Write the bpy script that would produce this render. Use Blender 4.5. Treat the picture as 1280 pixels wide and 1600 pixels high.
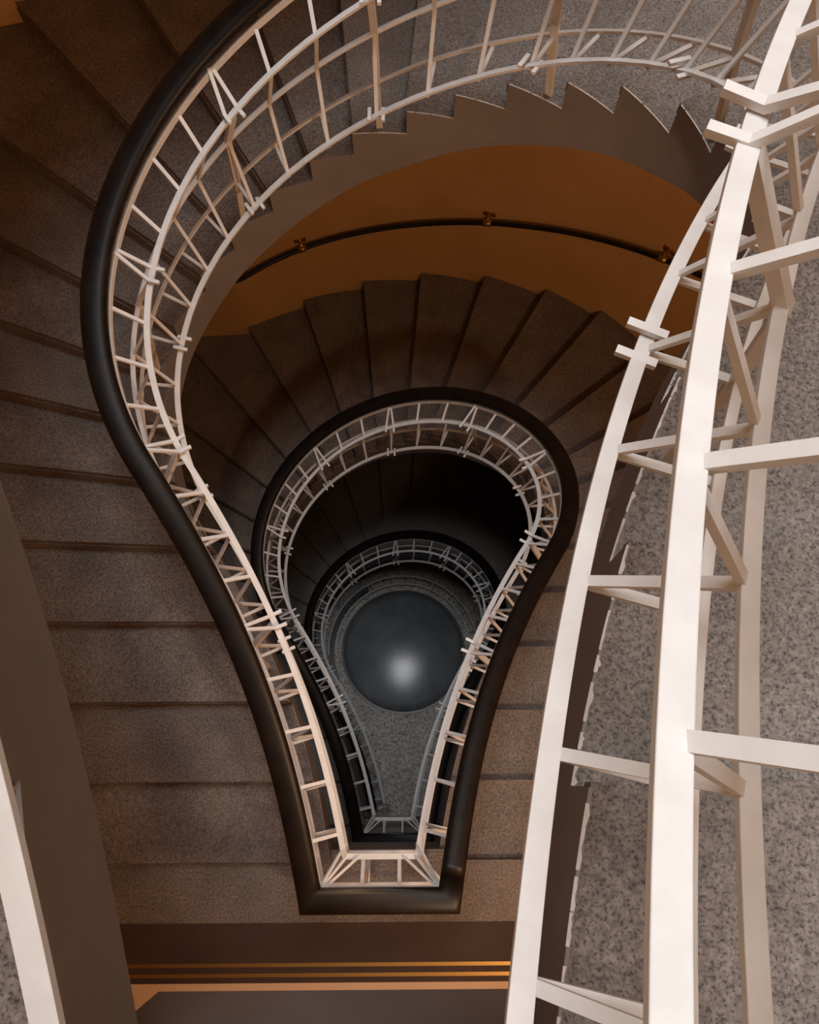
import bpy, math, random
from mathutils import Vector, Matrix

random.seed(7)
for o in list(bpy.data.objects):
    bpy.data.objects.remove(o, do_unlink=True)
scn = bpy.context.scene
col = scn.collection

# ---------------------------------------------------------------- measures
S = 1.2                        # metres per well radius
H = 3.177                      # storey height, in well radii
HR = 0.889                     # handrail above tread line
NST = 28                       # risers in a storey
RISE = H / NST
def W(x, y, z):                # plan units (z = 0 on the landing where the photographer stands) -> metres
    return Vector((x * S, y * S, z * S))

# ---------------------------------------------------------------- camera
CAMX, CAMY, CAMZ, TILT, FPX, ROLL, YAW = 0.0992, -1.5645, 0.0595 + HR, 0.33276, 1210.4, -0.01395, 0.01918
cd = bpy.data.cameras.new('camera')
cd.sensor_fit = 'HORIZONTAL'
cd.sensor_width = 36.0
cd.lens = 36.0 * FPX / 1280.0
cd.clip_start = 0.02
cam = bpy.data.objects.new('camera', cd)
col.objects.link(cam)
Rz = Matrix.Rotation(-YAW, 3, 'Z')
right0 = Rz @ Vector((1, 0, 0))
up0 = Rz @ Vector((0, math.cos(TILT), math.sin(TILT)))
c, s = math.cos(ROLL), math.sin(ROLL)
rt = c * right0 - s * up0
up = s * right0 + c * up0
bk = rt.cross(up)
M = Matrix((rt, up, bk)).transposed().to_4x4()
M.translation = W(CAMX, CAMY, CAMZ)
cam.matrix_world = M
scn.camera = cam

# ---------------------------------------------------------------- light
scn.view_settings.view_transform = 'Standard'
scn.view_settings.look = 'None'
scn.view_settings.exposure = 0.0
scn.view_settings.gamma = 1.0
world = bpy.data.worlds.new('world')
scn.world = world
world.use_nodes = True
world.node_tree.nodes['Background'].inputs[0].default_value = (1.0, 0.96, 0.93, 1)
world.node_tree.nodes['Background'].inputs[1].default_value = 0.02

def area(name, loc, target, size, power, color):
    l = bpy.data.lights.new(name, 'AREA')
    l.shape = 'DISK'
    l.size = size
    l.energy = power
    l.color = color
    o = bpy.data.objects.new(name, l)
    col.objects.link(o)
    o.location = loc
    o.rotation_euler = (target - loc).to_track_quat('-Z', 'Y').to_euler()
    return o
def lamp(name, loc, power, color, radius=0.12):
    l = bpy.data.lights.new(name, 'POINT')
    l.energy = power
    l.color = color
    l.shadow_soft_size = radius
    o = bpy.data.objects.new(name, l)
    col.objects.link(o)
    o.location = loc
    return o
# daylight falling down the open well from above
area('skylight_offscreen', W(0.2, 0.4, 10.0), W(0.2, 0.3, 0), 6.4, 1480, (0.97, 0.985, 1.0))
# warm ceiling lamp under the near landing, to the right of the picture
lamp('landing_lamp_offscreen', W(1.3, -2.3, -0.56), 125, (1.0, 0.68, 0.42), 0.15)

# ---------------------------------------------------------------- materials
def mat(name, base, rough=0.5, metal=0.0, spec=0.5):
    m = bpy.data.materials.new(name)
    m.use_nodes = True
    b = m.node_tree.nodes['Principled BSDF']
    b.inputs['Base Color'].default_value = (*base, 1)
    b.inputs['Roughness'].default_value = rough
    b.inputs['Metallic'].default_value = metal
    b.inputs['Specular IOR Level'].default_value = spec
    return m
def ramp(nt, fac, stops):
    r = nt.nodes.new('ShaderNodeValToRGB')
    el = r.color_ramp.elements
    while len(el) < len(stops):
        el.new(0.5)
    for e, (p, cc) in zip(el, stops):
        e.position = p
        e.color = (*cc, 1)
    nt.links.new(fac, r.inputs[0])
    return r.outputs[0]
def noise(nt, co, scale, detail=4, rough=0.6):
    n = nt.nodes.new('ShaderNodeTexNoise')
    n.inputs['Scale'].default_value = scale
    n.inputs['Detail'].default_value = detail
    n.inputs['Roughness'].default_value = rough
    nt.links.new(co, n.inputs['Vector'])
    return n.outputs['Fac']
def mix(nt, fac, a, b, mode='MIX'):
    n = nt.nodes.new('ShaderNodeMix')
    n.data_type = 'RGBA'
    n.blend_type = mode
    if isinstance(fac, float):
        n.inputs[0].default_value = fac
    else:
        nt.links.new(fac, n.inputs[0])
    for i, x in ((6, a), (7, b)):
        if isinstance(x, tuple):
            n.inputs[i].default_value = (*x, 1)
        else:
            nt.links.new(x, n.inputs[i])
    return n.outputs[2]
def bump(nt, h, strength, dist):
    b = nt.nodes.new('ShaderNodeBump')
    b.inputs['Strength'].default_value = strength
    b.inputs['Distance'].default_value = dist
    nt.links.new(h, b.inputs['Height'])
    nt.links.new(b.outputs[0], nt.nodes['Principled BSDF'].inputs['Normal'])
def coord(nt):
    t = nt.nodes.new('ShaderNodeNewGeometry')
    return t.outputs['Position']
def granite(name, dark, mid, light, rough=0.6, scale=1.0):
    m = mat(name, mid, rough)
    nt = m.node_tree
    co = coord(nt)
    f1 = noise(nt, co, 85 * scale, 5, 0.7)
    speck = ramp(nt, f1, [(0.33, dark), (0.50, mid), (0.68, light)])
    f2 = noise(nt, co, 170 * scale, 3, 0.6)
    fl = ramp(nt, f2, [(0.36, (0.35, 0.33, 0.32)), (0.46, (1, 1, 1))])
    cc = mix(nt, 0.85, speck, fl, 'MULTIPLY')
    f3 = noise(nt, co, 3.2, 4, 0.6)
    wear = ramp(nt, f3, [(0.3, (0.72, 0.70, 0.68)), (0.7, (1.12, 1.1, 1.08))])
    cc = mix(nt, 1.0, cc, wear, 'MULTIPLY')
    nt.links.new(cc, nt.nodes['Principled BSDF'].inputs['Base Color'])
    bump(nt, f1, 0.12, 0.004)
    return m
def plaster(name, a, b, rough=0.8, scale=2.5):
    m = mat(name, a, rough, spec=0.25)
    nt = m.node_tree
    co = coord(nt)
    f = noise(nt, co, scale, 5, 0.6)
    cc = ramp(nt, f, [(0.35, a), (0.68, b)])
    nt.links.new(cc, nt.nodes['Principled BSDF'].inputs['Base Color'])
    bump(nt, noise(nt, co, 90, 3), 0.06, 0.003)
    return m
M_STONE = granite('stair_granite', (0.085, 0.072, 0.066), (0.205, 0.175, 0.158), (0.315, 0.28, 0.258))
M_FLOOR = granite('ground_floor_stone', (0.30, 0.27, 0.25), (0.56, 0.53, 0.50), (0.74, 0.71, 0.68), scale=0.22)
M_FASCIA = plaster('taupe_paint', (0.215, 0.19, 0.18), (0.26, 0.232, 0.222), 0.55)
M_WALL = plaster('ochre_wall', (0.62, 0.36, 0.14), (0.70, 0.42, 0.175), 0.7, 1.5)
M_SOFFIT = plaster('soffit_plaster', (0.42, 0.30, 0.20), (0.48, 0.35, 0.24), 0.8)
M_WHITE = plaster('white_paint', (0.72, 0.705, 0.695), (0.80, 0.79, 0.78), 0.42, 14)
M_BRASS = mat('brass', (0.55, 0.33, 0.10), 0.35, 0.9)
M_BLACK = mat('black_iron', (0.012, 0.011, 0.011), 0.35)
M_DARKFLOOR = plaster('dark_brown_floor', (0.055, 0.032, 0.024), (0.075, 0.046, 0.034), 0.6)
M_TAN = plaster('tan_floor', (0.68, 0.47, 0.30), (0.74, 0.53, 0.35), 0.6)
M_GREY = mat('grey_disc', (0.16, 0.175, 0.19), 0.22)
M_CHIP = plaster('pale_paint_residue', (0.55, 0.53, 0.51), (0.75, 0.73, 0.71), 0.7, 30)
M_WOOD = mat('dark_wood', (0.02, 0.013, 0.010), 0.42, spec=0.30)
nt = M_WOOD.node_tree
f = noise(nt, coord(nt), 9, 6, 0.7)
nt.links.new(ramp(nt, f, [(0.35, (0.004, 0.0032, 0.003)), (0.72, (0.015, 0.009, 0.0065))]), nt.nodes['Principled BSDF'].inputs['Base Color'])
nt = M_GREY.node_tree
f = noise(nt, coord(nt), 2.5, 5, 0.6)
nt.links.new(ramp(nt, f, [(0.3, (0.12, 0.135, 0.15)), (0.7, (0.20, 0.215, 0.23))]), nt.nodes['Principled BSDF'].inputs['Base Color'])

# ---------------------------------------------------------------- mesh helpers
class MB:
    def __init__(self):
        self.v, self.f = [], []
    def add(self, vs, fs):
        n = len(self.v)
        self.v += [tuple(x) for x in vs]
        self.f += [tuple(i + n for i in q) for q in fs]
    def box8(self, p):                       # p: 4 bottom then 4 top, same winding
        self.add(p, [(3, 2, 1, 0), (4, 5, 6, 7), (0, 1, 5, 4), (1, 2, 6, 5), (2, 3, 7, 6), (3, 0, 4, 7)])
    def prism(self, poly, z0, z1):           # poly in metres (x, y) ccw; z0, z1 numbers or per-vertex lists
        n = len(poly)
        a = z0 if isinstance(z0, list) else [z0] * n
        b = z1 if isinstance(z1, list) else [z1] * n
        vs = [(p[0], p[1], a[i]) for i, p in enumerate(poly)] + [(p[0], p[1], b[i]) for i, p in enumerate(poly)]
        fs = [tuple(reversed(range(n))), tuple(range(n, 2 * n))]
        fs += [(i, (i + 1) % n, n + (i + 1) % n, n + i) for i in range(n)]
        self.add(vs, fs)
    def sweep(self, pts, section, closed=False, nrm=None):
        # pts: metres; section: list of (lateral, vertical) in metres, ccw; lateral axis = plan normal to the left
        n, k = len(pts), len(section)
        vs = []
        for i, p in enumerate(pts):
            a = pts[i - 1] if (i > 0 or closed) else None
            b = pts[(i + 1) % n] if (i < n - 1 or closed) else None
            d1 = (p - a) if a is not None else (b - p)
            d2 = (b - p) if b is not None else (p - a)
            n1 = Vector((-d1.y, d1.x, 0)).normalized()
            n2 = Vector((-d2.y, d2.x, 0)).normalized()
            m = (n1 + n2)
            m.normalize()
            sc = 1.0 / max(0.45, m.dot(n1))
            for (u, w) in section:
                vs.append(p + m * (u * sc) + Vector((0, 0, w)))
        fs = []
        for i in range(n if closed else n - 1):
            j = (i + 1) % n
            for q in range(k):
                r = (q + 1) % k
                fs.append((i * k + q, j * k + q, j * k + r, i * k + r))
        if not closed:
            fs.append(tuple(range(k)))
            fs.append(tuple(reversed(range((n - 1) * k, n * k))))
        self.add(vs, fs)
    def strip(self, pts, width_dir, w, th):
        # bent flat bar through pts, w wide along width_dir, th thick
        n = len(pts)
        vs = []
        for i, p in enumerate(pts):
            d1 = (p - pts[i - 1]) if i > 0 else (pts[1] - p)
            d2 = (pts[i + 1] - p) if i < n - 1 else (p - pts[i - 1])
            n1 = d1.cross(width_dir).normalized()
            n2 = d2.cross(width_dir).normalized()
            m = (n1 + n2).normalized()
            sc = 1.0 / max(0.7, m.dot(n1))
            for a, b in ((-1, -1), (1, -1), (1, 1), (-1, 1)):
                vs.append(p + width_dir * (a * w / 2) + m * (b * th / 2 * sc))
        fs = []
        for i in range(n - 1):
            for q in range(4):
                r = (q + 1) % 4
                fs.append((i * 4 + q, i * 4 + r, i * 4 + 4 + r, i * 4 + 4 + q))
        fs.append((3, 2, 1, 0))
        fs.append(tuple(range((n - 1) * 4, n * 4)))
        self.add(vs, fs)
    def build(self, name, material, parent=None, smooth=False, bevel=0.0):
        me = bpy.data.meshes.new(name)
        me.from_pydata(self.v, [], self.f)
        me.update()
        import bmesh
        bm = bmesh.new()
        bm.from_mesh(me)
        bmesh.ops.recalc_face_normals(bm, faces=bm.faces)
        bm.to_mesh(me)
        bm.free()
        me.materials.append(material)
        if smooth:
            for p in me.polygons:
                p.use_smooth = True
        o = bpy.data.objects.new(name, me)
        col.objects.link(o)
        if parent is not None:
            o.parent = parent
        if bevel:
            b = o.modifiers.new('bevel', 'BEVEL')
            b.width = bevel
            b.segments = 2
            b.limit_method = 'ANGLE'
        return o
def tag(o, label=None, cat=None, group=None, kind=None):
    if label: o['label'] = label
    if cat: o['category'] = cat
    if group: o['group'] = group
    if kind: o['kind'] = kind
    return o
def thing(name, label, cat, group=None):
    o = bpy.data.objects.new(name, None)
    o.empty_display_size = 0.1
    col.objects.link(o)
    return tag(o, label, cat, group)

# ---------------------------------------------------------------- plan of the well (light-bulb outline)
PHI, T1, WB, LB, ALB, T2, ELL = -0.55205, 0.80400, 0.26156, 1.99512, 0.19174, 0.35932, 0.92647
NH = 90
half = []
for i in range(NH):
    th = math.pi / 2 + (PHI - math.pi / 2) * i / (NH - 1)
    half.append((math.cos(th), ELL * math.sin(th)))
P0 = Vector(half[-1])
T0 = Vector((math.sin(PHI), -ELL * math.cos(PHI))).normalized()
P3 = Vector((WB, -LB))
P1 = P0 + T1 * T0
P2 = P3 - T2 * Vector((-math.sin(ALB), -math.cos(ALB)))
for i in range(1, NH):
    b = i / (NH - 1)
    q = (1 - b) ** 3 * P0 + 3 * (1 - b) ** 2 * b * P1 + 3 * (1 - b) * b * b * P2 + b ** 3 * P3
    half.append((q.x, q.y))
PLAN = [Vector(p) for p in reversed(half)] + [Vector((-p[0], p[1])) for p in half[1:]]
LEN = [0.0]
for i in range(1, len(PLAN)):
    LEN.append(LEN[-1] + (PLAN[i] - PLAN[i - 1]).length)
ZK = [0, 0.08350, 0.17297, 0.33432, 0.50073, 0.64824, 0.77150, 0.89905, 1.0]
def zraw(u):
    u = min(max(u, 0.0), 1.0)
    x = u * 8
    i = min(int(x), 7)
    return ZK[i] + (ZK[i + 1] - ZK[i]) * (x - i)
def zfrac(u):                                # smoothed run of the handrail
    h = min(0.05, u, 1 - u)
    return sum(zraw(u + h * d) for d in (-1, -0.6, -0.2, 0.2, 0.6, 1)) / 6
def at(u):                                   # plan point and inward normal
    t = u * LEN[-1]
    lo, hi = 0, len(LEN) - 1
    while hi - lo > 1:
        m = (lo + hi) // 2
        if LEN[m] <= t: lo = m
        else: hi = m
    k = (t - LEN[lo]) / (LEN[hi] - LEN[lo])
    p = PLAN[lo].lerp(PLAN[hi], k)
    a = PLAN[max(lo - 1, 0)]
    b = PLAN[min(hi + 1, len(PLAN) - 1)]
    d = (b - a).normalized()
    return p, Vector((-d.y, d.x)), d
def smooth(a, b, x):
    x = min(max((x - a) / (b - a), 0), 1)
    return x * x * (3 - 2 * x)
def off_f(y):                                # edge of the steps relative to the handrail line
    return 0.015 - 0.072 * smooth(-0.7, 0.3, y)
NF = 400
FASC = []
for i in range(NF + 1):
    p, nr, d = at(i / NF)
    FASC.append(p + nr * off_f(p.y))
ROUT = 2.55
YBACK = -3.4
XL = -3.0                                    # left side wall; the curved wall swings out to meet it
def rout(th):                                # radius of the curved wall at plan angle th (radians)
    return ROUT + 0.45 * smooth(math.radians(117), math.radians(138), th)
def inside(q):
    if q.y >= 0:
        return q.length < rout(math.atan2(q.y, q.x))
    return XL < q.x < ROUT
def outer(p, d):                             # from p along d to the outer wall
    lo, hi = 0.0, 6.0
    for _ in range(40):
        m = (lo + hi) / 2
        if inside(p + d * m): lo = m
        else: hi = m
    return p + d * lo
NOSE = {1: (0.4, -1.936, 0), 2: (0.5, -1.574, 0), 3: (0.6, -1.212, 0), 4: (0.75, -0.85, 0.3), 5: (1.014, -0.503, 2.5), 6: (1.202, -0.195, 7),
        7: (1.35, 0.092, 14), 8: (1.40, 0.363, 21), 9: (1.30, 0.605, 29.8), 10: (1.15, 0.862, 38), 11: (0.93, 1.05, 50),
        12: (0.70, 1.23, 59.7), 13: (0.432, 1.34, 71.8), 14: (0.152, 1.392, 84.7)}
def nose_line(k):
    m = k > 14
    x, y, a = NOSE[29 - k if m else k]
    d = Vector((math.cos(math.radians(a)), math.sin(math.radians(a))))
    p = Vector((x, y))
    if m:
        p.x = -p.x
        d.x = -d.x
    return p, d
UF = {}
for k in range(1, 29):                       # where each nosing meets the well edge
    p, d = nose_line(k)
    nn = Vector((-d.y, d.x))
    best = None
    for i in range(NF):
        s0 = (FASC[i] - p).dot(nn); s1 = (FASC[i + 1] - p).dot(nn)
        if s0 * s1 <= 0 and s0 != s1:
            q = FASC[i].lerp(FASC[i + 1], s0 / (s0 - s1))
            dd = (q - p).length
            if best is None or dd < best[0]:
                best = (dd, (i + s0 / (s0 - s1)) / NF, q)
    UF[k] = (best[1], best[2], outer(best[2], d), d)
def fpt(u):
    x = min(max(u, 0), 1) * NF
    i = min(int(x), NF - 1)
    return FASC[i].lerp(FASC[i + 1], x - i)
def fnr(u):
    a, b = fpt(u - 0.004), fpt(u + 0.004)
    d = (b - a).normalized()
    return Vector((-d.y, d.x))
def tread_at(u):                             # tread index under parameter u
    k = 0
    for j in range(1, 29):
        if UF[j][0] <= u: k = j
    return k

# ---------------------------------------------------------------- steps
SLAB = 0.036
def outer_arc(a, b):                         # points on outer wall from a to b (plan)
    if a.y > 0 and b.y > 0:
        t0, t1 = math.atan2(a.y, a.x), math.atan2(b.y, b.x)
        return [Vector((math.cos(t), math.sin(t))) * rout(t) for t in (t0 + (t1 - t0) * i / 3 for i in range(4))]
    if a.y * b.y < 0:
        return [a, Vector((ROUT if a.x > 0 else XL, 0)), b]
    return [a, b]
STEP_MESH = {}
def step_mesh(k, ex=0.0):
    """one granite step: tread slab with a nosing over a plain riser block; z = 0 on its top"""
    if (k, ex) in STEP_MESH: return STEP_MESH[k, ex]
    u0, i0, o0, d0 = UF[k]
    u1, i1, o1, d1 = UF[k + 1]
    def poly(front, side):
        n1 = Vector((-d1.y, d1.x)) if k + 1 <= 14 else Vector((d1.y, -d1.x))
        inner = []
        for j in range(6):
            u = u0 + (u1 - u0) * j / 5
            inner.append(fpt(u) + fnr(u) * (side + ex))
        out = outer_arc(o1, o0)
        pts = inner[:-1] + [inner[-1] + n1 * front, out[0] + n1 * front] + out[1:] if front else inner + out
        return [(p.x * S, p.y * S) for p in pts][::-1]
    mb = MB()
    mb.prism(poly(0.006, -0.003), -SLAB * S, 0.0)
    mb.prism(poly(0.0, -0.004), -(RISE + 0.03) * S, -SLAB * S)
    o = mb.build('step', M_STONE)
    STEP_MESH[k, ex] = o.data
    bpy.data.objects.remove(o)
    return STEP_MESH[k, ex]
def build_flight(turn, k0, k1, label):
    FD = 0.235                           # depth of the stringer below the pitch line
    root = thing('stair_flight', label, 'staircase', 'flights of the winding stair')
    ex = 0.045 if turn == 0 else 0.0     # this flight reaches a little further into the well
    zb = -(turn - 1) * H
    for k in range(k0, k1 + 1):
        o = bpy.data.objects.new('step', step_mesh(k, ex))
        col.objects.link(o)
        o.location = (0, 0, (zb - k * RISE) * S)
        o.parent = root
    # stringer with saw-tooth top facing the well
    us, top = [], []
    for k in range(k0, k1 + 1):
        u0, u1 = UF[k][0], UF[k + 1][0]
        for j in range(7):
            us.append(u0 + (u1 - u0) * (j / 6) - (1e-4 if j == 6 else 0))
            top.append(zb - k * RISE + 0.001)
    def pitch(u):
        ks = sorted(UF)
        if u <= UF[1][0]: return 0.5
        for k in range(1, 28):
            if u <= UF[k + 1][0]:
                return k - 0.5 + (u - UF[k][0]) / (UF[k + 1][0] - UF[k][0])
        return 27.5
    mb = MB()
    n = len(us)
    vs = []
    for i, u in enumerate(us):
        zt = top[i]
        zl = zb - pitch(u) * RISE - FD
        a = fpt(u) + fnr(u) * ex
        bk_ = a - fnr(u) * 0.005
        vs += [W(a.x, a.y, zl), W(a.x, a.y, zt), W(bk_.x, bk_.y, zt), W(bk_.x, bk_.y, zl)]
    fs = []
    for i in range(n - 1):
        for q in range(4):
            r = (q + 1) % 4
            fs.append((i * 4 + q, i * 4 + 4 + q, i * 4 + 4 + r, i * 4 + r))
    fs += [(0, 1, 2, 3), tuple(reversed(range(4 * n - 4, 4 * n)))]
    mb.add(vs, fs)
    tag(mb.build('stringer', M_FASCIA, root), 'taupe painted saw-tooth stringer')
    # soffit
    mb = MB()
    vs, fs = [], []
    for k in range(k0, k1 + 2):
        u, a, b, d = UF[k]
        z = zb - (k - 0.5) * RISE - FD + 0.012
        a = a + fnr(u) * (ex - 0.010)
        vs += [W(a.x, a.y, z), W(b.x, b.y, z), W(b.x, b.y, z + 0.03), W(a.x, a.y, z + 0.03)]
    n = k1 + 2 - k0
    for i in range(n - 1):
        for q in range(4):
            r = (q + 1) % 4
            fs.append((i * 4 + q, i * 4 + r, i * 4 + 4 + r, i * 4 + 4 + q))
    mb.add(vs, fs)
    mb.build('soffit', M_SOFFIT, root)
    return root
build_flight(1, 1, 27, 'uppermost complete granite stair flight, its saw-toothed edge facing the open well')
build_flight(2, 1, 27, 'middle granite stair flight fanning out below the ochre curved wall with the dark wall rod')
build_flight(3, 1, 27, 'lowest granite stair flight winding down to the ground floor')
build_flight(0, 13, 27, 'granite stair flight rising from the near landing behind a grey painted stringer')

# ---------------------------------------------------------------- landings, floor, walls
YL = -1.90                                   # well edge of the landings
def landing(n):
    z = -n * H
    o = MB()
    xl = UF[28][1].x
    poly = [(XL, YBACK), (ROUT, YBACK), (ROUT, -1.936), (-xl, -1.936), (0.30, YL), (-0.30, YL), (xl, -1.936), (XL, -1.936)]
    o.prism([(p[0] * S, p[1] * S) for p in poly], (z - 0.30) * S, z * S)
    fl = o.build('floor_landing', M_STONE)
    tag(fl, 'granite stair landing slab', None, None, 'structure')
    b = MB()                                 # painted beam under the landing edge
    b.prism([(p[0] * S, p[1] * S) for p in ((-0.345, -2.02), (0.345, -2.02), (0.305, YL + 0.012), (-0.305, YL + 0.012))], (z - 0.50) * S, (z - 0.012) * S)
    b.build('edge_beam', M_FASCIA, fl)
    return fl
L0 = landing(0)
L1 = landing(1)
L2 = landing(2)
def inlay(parent, name, y0, y1, z, th, m):
    b = MB()
    b.prism([(p[0] * S, p[1] * S) for p in ((XL, y1), (ROUT, y1), (ROUT, y0), (XL, y0))], z * S - 0.004, z * S + th)
    return b.build(name, m, parent)
for n, Lx in ((1, L1), (2, L2)):
    inlay(Lx, 'floor_border', -2.205, -2.372, -n * H, 0.004, M_DARKFLOOR)
    inlay(Lx, 'brass_strip', -2.372, -2.388, -n * H, 0.010, M_BRASS)
    inlay(Lx, 'floor_joint', -2.388, -2.414, -n * H, 0.003, M_DARKFLOOR)
    inlay(Lx, 'brass_strip', -2.414, -2.430, -n * H, 0.010, M_BRASS)
    inlay(Lx, 'floor_joint', -2.430, -2.455, -n * H, 0.003, M_DARKFLOOR)
    inlay(Lx, 'tan_floor_field', -2.455, YBACK, -n * H, 0.004, M_TAN)
ZG = -3 * H
g = MB()
g.prism([(-3.4 * S, -4 * S), (3.2 * S, -4 * S), (3.2 * S, 3.2 * S), (-3.4 * S, 3.2 * S)], (ZG - 0.15) * S, ZG * S)
tag(g.build('floor', M_FLOOR), 'pale speckled stone ground floor', None, None, 'structure')
ZT = 1.55 * H
w = MB()
arc = [(rout(t) * math.cos(t), rout(t) * math.sin(t)) for t in (math.pi * i / 96 for i in range(97))]
arc2 = [((rout(t) + 0.12) * math.cos(t), (rout(t) + 0.12) * math.sin(t)) for t in (math.pi * i / 96 for i in range(97))]
vs, fs = [], []
for a, b in zip(arc, arc2):
    vs += [W(*a, ZG - 0.1), W(*a, ZT), W(*b, ZT), W(*b, ZG - 0.1)]
for i in range(96):
    for q in range(4):
        r = (q + 1) % 4
        fs.append((i * 4 + q, i * 4 + r, i * 4 + 4 + r, i * 4 + 4 + q))
w.add(vs, fs)
tag(w.build('wall_curved', M_WALL, smooth=False), 'ochre curved stairwell wall', None, None, 'structure')
for side in (-1, 1):
    w = MB()
    x0, x1 = (XL - 0.12, XL) if side < 0 else (ROUT, ROUT + 0.12)
    w.prism([(x0 * S, YBACK * S), (x1 * S, YBACK * S), (x1 * S, 0), (x0 * S, 0)], (ZG - 0.1) * S, ZT * S)
    tag(w.build('wall_left' if side < 0 else 'wall_right', M_WALL), 'ochre stairwell side wall', None, None, 'structure')
w = MB()
w.prism([(p[0] * S, p[1] * S) for p in ((XL - 0.12, YBACK - 0.12), (2.67, YBACK - 0.12), (2.67, YBACK), (XL - 0.12, YBACK))], (ZG - 0.1) * S, ZT * S)
tag(w.build('wall_back', M_WALL), 'ochre wall behind the landings', None, None, 'structure')

# ---------------------------------------------------------------- railings
PROF = {'E': (0.038, 0.052), 'A': (0.1415, 0.150), 'C': (0.0125, 0.377), 'B': (0.1195, 0.634), 'D': (-0.031, 0.620)}
STAT = [(0.029, 0), (0.056, 0), (0.083, 0), (0.110, 0), (0.137, 1), (0.162, 0), (0.184, 0), (0.206, 0), (0.229, 1), (0.255, 0), (0.281, 0), (0.305, 0),
        (0.328, 1), (0.350, 0), (0.372, 0), (0.394, 0), (0.415, 1), (0.443, 0), (0.471, 0), (0.500, 1), (0.530, 0), (0.557, 0), (0.583, 1),
        (0.606, 0), (0.628, 0), (0.651, 0), (0.674, 1), (0.699, 0), (0.722, 0), (0.745, 0), (0.768, 1), (0.793, 0), (0.816, 0), (0.838, 0), (0.863, 1),
        (0.890, 0), (0.917, 0), (0.945, 0), (0.972, 0)]
DROP = {'H': 1.0, 'E': 1.0, 'A': 1.0, 'C': 0.85, 'B': 0.1, 'D': 0.1}
PULL = {'H': -0.03, 'E': -0.03, 'A': -0.054, 'C': -0.056, 'B': -0.004, 'D': 0.0}
PROF['H'] = (0.0, 0.0)
def prof(key, u, turn, y=None):
    """offset from the handrail line and depth below it; the railing sits lower beside the near landing"""
    off, dz = PROF[key]
    if key == 'B':
        yy = at(u)[0].y if y is None else y
        off -= 0.006 * (1 - smooth(-0.7, 0.0, yy))
    if turn == 1:
        f = min(1.0, max(0.0, 1 - (u - 0.04) / 0.215))
        dz += 0.17 * DROP[key] * f
        off += PULL[key] * f ** 1.5
    elif turn == 0:
        dz += 0.12
    return off, dz
def rail_pts(key, turn, u0, u1, base, n=200):
    pts = []
    yb = -LB + prof(key, 1.0, turn)[0]
    for i in range(n + 1):
        u = u0 + (u1 - u0) * i / n
        p, nr, d = at(u)
        off, dz = prof(key, u, turn)
        q = p + nr * off
        if q.y < yb + 0.004: continue
        pts.append(Vector((q.x, q.y, HR - (zfrac(u) + turn - 1) * H - dz)))
    if base:
        a = pts[-1].copy()
        k = (yb - a.y) / (pts[-2].y - a.y) if pts[-2].y != a.y else 0
        x = a.x + (pts[-2].x - a.x) * k
        z = HR - turn * H - prof(key, 1.0, turn)[1]
        pts.append(Vector((x, yb, z)))
        pts.append(Vector((-x, yb, z)) if turn > 0 else rail_pts(key, 1, 0.0, 0.1, False)[0] / S)
        if turn > 0:                         # a short way up the next leg so that the corner mitres
            off, dz = prof(key, 0.0, turn + 1)
            uu = 0.012 + (off + 0.02) / LEN[-1] if off > 0.02 else 0.012
            p, nr, d = at(uu)
            q = p + nr * off
            pts.append(Vector((q.x, q.y, HR - (zfrac(uu) + turn) * H - dz)))
    return [p * S for p in pts]
def rect(w, h, lo=0.0):
    w, h = w * S, h * S
    return [(-w / 2, -h / 2), (w / 2, -h / 2), (w / 2, h / 2), (-w / 2, h / 2)]
HSEC = []
for i in range(16):                          # rounded handrail section
    a = 2 * math.pi * i / 16
    ca, sa = math.cos(a), math.sin(a)
    e = 0.72
    HSEC.append((math.copysign(abs(ca) ** e, ca) * 0.047 * S, math.copysign(abs(sa) ** e, sa) * 0.030 * S))
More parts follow.
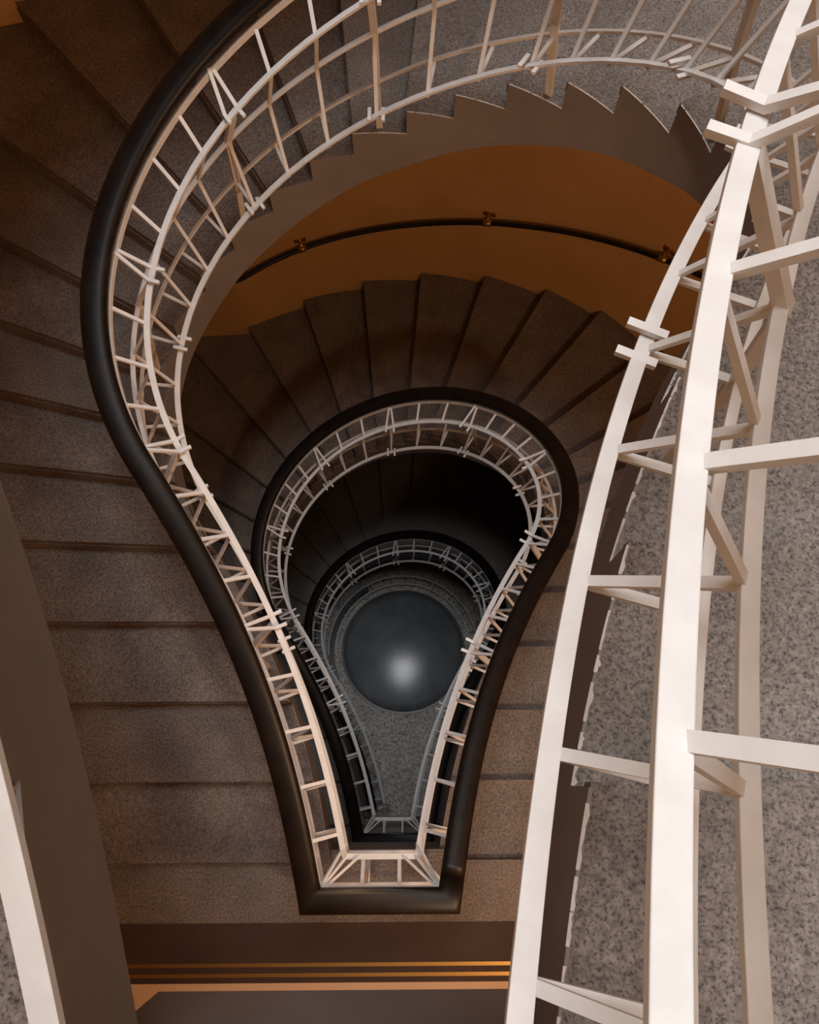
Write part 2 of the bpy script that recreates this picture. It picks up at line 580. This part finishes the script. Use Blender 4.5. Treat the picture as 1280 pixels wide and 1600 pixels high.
def build_railing(turn, u0, u1, base, label):
    root = thing('stair_railing', label, 'railing', 'railings of the winding stair')
    def rl(name, key, w, h, lab=None):
        mb = MB()
        mb.sweep(rail_pts(key, turn, u0, u1, base), rect(w, h))
        o = mb.build(name, M_WHITE, root, bevel=0.0015)
        if lab: o['label'] = lab
    mb = MB()
    mb.sweep(rail_pts('H', turn, u0, u1, base), HSEC)
    tag(mb.build('handrail', M_WOOD, root, smooth=True), 'dark polished wooden handrail')
    rl('top_rail', 'E', 0.012, 0.026)
    rl('upper_rail', 'A', 0.0235, 0.012)
    rl('middle_rail', 'C', 0.019, 0.012)
    rl('lower_rail', 'B', 0.0235, 0.012)
    rl('inner_rail', 'D', 0.016, 0.012)
    def station(u, post, turn=turn):
        p, nr, d = at(u)
        zt = HR - (zfrac(u) + turn - 1) * H
        def P(off, dz, along=0.0):
            q = p + nr * off + d * along
            return Vector((q.x, q.y, zt - dz)) * S
        t3 = Vector((d.x, d.y, 0))
        return P, t3, zt, p, nr, d
    lo = 0.010
    for u, post in STAT:
        if turn == 1 and u < 0.2: u += 0.004
        if u < u0 or u > u1: continue
        P, t3, zt, p, nr, d = station(u, post)
        E, A, C, B, D = (prof(x, u, turn) for x in 'EACBD')
        if not post:
            mb = MB()
            mb.strip([P(E[0], E[1] + 0.004), P(A[0], A[1] + lo), P(C[0], C[1] + lo), P(B[0], B[1] + lo), P(D[0], D[1] + lo)], t3, 0.0135 * S, 0.0095 * S)
            mb.build('baluster', M_WHITE, root)
        else:
            mb = MB()
            mb.strip([P(C[0], C[1] + lo), P(B[0], B[1] + lo), P(D[0], D[1] + lo)], t3, 0.0135 * S, 0.0095 * S)
            mb.build('baluster', M_WHITE, root)
            k = tread_at(u)
            zfoot = -(turn - 1) * H - k * RISE
            fo = off_f(p.y) - 0.035
            mb = MB()
            foot = Vector(((p + nr * fo).x * S, (p + nr * fo).y * S, zfoot * S - 0.002))
            mb.strip([P(A[0] - 0.004, A[1] + 0.012), P(C[0] - 0.008, C[1] + 0.008), P(D[0] + 0.004, D[1]), foot], t3, 0.026 * S, 0.018 * S)
            po = mb.build('post', M_WHITE, root)
            for sg in (-1, 1):
                mb = MB()
                mb.strip([P(E[0] - 0.004, E[1] - 0.012, sg * 0.006), P(A[0] - 0.002, A[1] - 0.010, sg * 0.026), P(A[0] + 0.043, A[1] - 0.012, sg * 0.028)], t3, 0.0135 * S, 0.010 * S)
                mb.build('clamp_bar', M_WHITE, po)
                mb = MB()
                mb.strip([P(B[0] - 0.026, B[1] - 0.010, sg * 0.026), P(B[0] + 0.036, B[1] - 0.010, sg * 0.026)], t3, 0.0135 * S, 0.010 * S)
                mb.build('clamp_block', M_WHITE, po)
    if base:
        z0 = HR - turn * H
        def Q(x, y, dz): return Vector((x, y, z0 - dz)) * S
        E, A, C, B, D = (prof(x, 1.0, turn) for x in 'EACBD')
        for sg in (-1, 1):                   # corner posts
            def cpt(key, e=0.0):
                off, dz = prof(key, 1.0, turn)
                pp = rail_pts(key, turn, 0.9, 1.0, True)
                x = abs(pp[-2].x) / S
                return Vector((sg * x, -LB + off, dz))
            e_, a_, c_, b_, d_ = (cpt(x) for x in 'EACBD')
            tdir = Vector((sg * 0.55, 0.83, 0)).cross(Vector((0, 0, 1))).normalized()
            mb = MB()
            mb.strip([Q(a_.x, a_.y, a_.z + 0.012), Q(c_.x, c_.y, c_.z + 0.01), Q(d_.x, d_.y, d_.z), Vector((d_.x * S, d_.y * S, -turn * H * S))], tdir, 0.026 * S, 0.018 * S)
            po = mb.build('post', M_WHITE, root)
            for dx, dy in ((0.0, 0.045), (0.005, 0.0), (0.055, 0.0)):
                mb = MB()
                mb.strip([Q(e_.x - sg * dx * 0.25, e_.y + dy * 0.15, e_.z - 0.006), Q(a_.x - sg * dx, a_.y + dy, a_.z - 0.010)], tdir, 0.0135 * S, 0.010 * S)
                mb.build('clamp_bar', M_WHITE, po)
            mb = MB()
            xx = sg * 0.072
            mb.strip([Q(xx, -LB + E[0], E[1] + 0.004), Q(xx, -LB + A[0], A[1] + lo), Q(xx, -LB + C[0], C[1] + lo), Q(xx, -LB + B[0], B[1] + lo), Q(xx, -LB + D[0], D[1] + lo)], Vector((1, 0, 0)), 0.0135 * S, 0.0095 * S)
            mb.build('baluster', M_WHITE, root)
    return root
build_railing(1, 0.0, 1.0, True, 'white zigzag iron railing with dark handrail along the uppermost complete flight')
build_railing(2, 0.012, 1.0, True, 'white zigzag iron railing with dark handrail along the middle flight')
RL3 = build_railing(3, 0.012, 0.985, False, 'white zigzag iron railing with dark handrail along the lowest flight')
build_railing(0, 0.66, 1.0, True, 'white zigzag iron railing on the flight rising from the near landing')
p_, n_, d_ = at(0.985)                       # curled end where the lowest railing meets the ground floor
zt_ = HR - (zfrac(0.985) + 2) * H
pts = []
for i in range(15):
    a = math.pi * (0.5 - i / 14)
    q = p_ + n_ * (0.06 + 0.13 * math.cos(a))
    pts.append(Vector((q.x, q.y, zt_ - 0.42 + 0.36 * math.sin(a))) * S)
mb = MB()
mb.strip(pts, Vector((d_.x, d_.y, 0)), 0.02 * S, 0.014 * S)
mb.build('end_scroll', M_WHITE, RL3)

# ---------------------------------------------------------------- wall rod with brass brackets
wr = thing('wall_handrail', 'dark metal rod handrail fixed to the ochre curved wall by brass brackets', 'handrail')
KN = [(18, 0.90), (30, 0.985), (41, 1.05), (58, 1.145), (73, 1.213), (91, 1.272), (106, 1.303), (120, 1.345), (140, 1.43), (165, 1.55)]
def rodz(a):
    for (a0, z0), (a1, z1) in zip(KN, KN[1:]):
        if a <= a1: return z0 + (z1 - z0) * (a - a0) / (a1 - a0)
    return KN[-1][1]
RR = ROUT - 0.055
def rodzs(a): return sum(rodz(min(max(a + d, 18), 165)) for d in (-8, -4, 0, 4, 8)) / 5
pts = [W((rout(math.radians(a)) - 0.055) * math.cos(math.radians(a)), (rout(math.radians(a)) - 0.055) * math.sin(math.radians(a)), -rodzs(a) * H) for a in range(18, 166, 2)]
mb = MB()
mb.sweep(pts, [(0.019 * S * math.cos(2 * math.pi * i / 12), 0.019 * S * math.sin(2 * math.pi * i / 12)) for i in range(12)])
mb.build('rod', M_BLACK, wr, smooth=True)
for a in (43.0, 73, 106.3):
    ar = math.radians(a)
    z = -rodzs(a) * H
    d = Vector((math.cos(ar), math.sin(ar), 0))
    t = Vector((-d.y, d.x, 0))
    mb = MB()
    sec = [(0.026 * S * math.cos(2 * math.pi * i / 12), 0.026 * S * math.sin(2 * math.pi * i / 12)) for i in range(12)]
    p = d * RR * S + Vector((0, 0, z * S))
    sl = (rodzs(a + 2) - rodzs(a - 2)) * H * S / (4 * math.pi / 180 * RR * S) * -1
    mb.sweep([p - t * 0.035 - Vector((0, 0, sl * 0.035)) * 0.8, p + t * 0.035 + Vector((0, 0, sl * 0.035)) * 0.8], sec)
    br = mb.build('bracket_collar', M_BRASS, wr, smooth=True)
    mb = MB()
    q = d * (ROUT - 0.004) * S + Vector((0, 0, z * S + 0.05))
    mb.strip([p + Vector((0, 0, 0.01)), p + d * 0.02 + Vector((0, 0, 0.04)), q], t, 0.02, 0.014)
    mb.build('bracket_arm', M_BRASS, br)
    mb = MB()
    mb.strip([q - t * 0.055, q + t * 0.055], Vector((0, 0, 1)), 0.045, 0.014)
    mb.build('bracket_plate', M_BRASS, br)

# ---------------------------------------------------------------- ground floor: round grey disc and low barrier
DC = Vector((0.075, 0.075))
def ring_pts(r, z, a0, a1, n):
    return [W(DC.x + r * math.cos(math.radians(a0 + (a1 - a0) * i / n)), DC.y + r * math.sin(math.radians(a0 + (a1 - a0) * i / n)), z) for i in range(n + 1)]
dk = thing('round_platform', 'round dark grey domed disc on the pale stone ground floor', 'platform')
mb = MB()
vs, fs = [], []
for j in range(9):                           # gently domed top
    rr = 0.80 * (1 - j / 9)
    zz = ZG + 0.02 + 0.075 * (1 - (rr / 0.80) ** 2)
    vs += ring_pts(rr, zz, 0, 355, 71)
vs += [p - Vector((0, 0, 0.03)) for p in ring_pts(0.80, ZG + 0.02, 0, 355, 71)]
for j in range(8):
    for i in range(72):
        q = (i + 1) % 72
        fs.append((j * 72 + i, j * 72 + q, j * 72 + 72 + q, j * 72 + 72 + i))
fs.append(tuple(range(8 * 72, 9 * 72)))
for i in range(72):
    q = (i + 1) % 72
    fs.append((i, q, 9 * 72 + q, 9 * 72 + i))
mb.add(vs, fs)
mb.build('disc', M_GREY, dk, smooth=True)
mb = MB()
mb.sweep(ring_pts(0.815, ZG + 0.012, 0, 355, 71), rect(0.03, 0.034), closed=True)
mb.build('rim', M_BLACK, dk)
bd = thing('low_barrier', 'low curved metal barrier around the grey disc on the ground floor', 'railing')
for r, z in ((0.90, 0.10), (0.985, 0.22)):
    mb = MB()
    mb.sweep(ring_pts(r, ZG + z, -5, 185, 60), rect(0.014, 0.014))
    mb.build('barrier_rail', M_WHITE, bd)
mb = MB()
mb.sweep(ring_pts(0.94, ZG + 0.24, 120, 205, 40), rect(0.045, 0.03))
mb.build('barrier_handrail', M_BLACK, bd)
for i in range(12):
    a = math.radians(-2 + 185 * i / 11)
    mb = MB()
    d = Vector((math.cos(a), math.sin(a), 0))
    b0 = W(DC.x, DC.y, ZG) + d * 0.90 * S
    b1 = W(DC.x, DC.y, ZG) + d * 0.985 * S
    mb.strip([b0 - Vector((0, 0, 0.003)), b0 + Vector((0, 0, 0.10 * S)), b1 + Vector((0, 0, 0.22 * S))], Vector((-d.y, d.x, 0)), 0.016, 0.012)
    mb.build('barrier_post', M_WHITE, bd)

# ---------------------------------------------------------------- flaked pale paint left along the step ends beside the near railing
flight = bpy.data.objects['stair_flight']
for k in range(1, 15):
    u0, u1 = UF[k][0] if k > 1 else 0.0, UF[k + 1][0]
    t = 0.0
    while t < 0.96:
        ln = random.uniform(0.06, 0.22) if k < 6 else random.uniform(0.3, 0.6)
        t2 = min(t + ln, 0.99)
        n = 7
        left, rgt = [], []
        for j in range(n):
            u = u0 + (u1 - u0) * (t + (t2 - t) * j / (n - 1))
            p, nr = fpt(u), fnr(u)
            w = 0.002 + (0.006 * random.random() ** 2 if 0 < j < n - 1 and k < 6 else 0.0015)
            left.append(p + nr * 0.001)
            rgt.append(p - nr * w)
        z = (-k * RISE + 0.0006) * S
        vs = [(p.x * S, p.y * S, z) for p in left + rgt]
        vs += [(x, y, z + 0.0016) for x, y, _ in vs]
        m = 2 * n
        fs = []
        for j in range(n - 1):
            fs += [(j, j + 1, n + j + 1, n + j), (m + j, m + n + j, m + n + j + 1, m + j + 1), (j, m + j, m + j + 1, j + 1), (n + j, n + j + 1, m + n + j + 1, m + n + j)]
        mb = MB()
        mb.add(vs, fs)
        mb.build('paint_flake', M_CHIP, flight)
        t = t2 + random.uniform(0.0, 0.06)
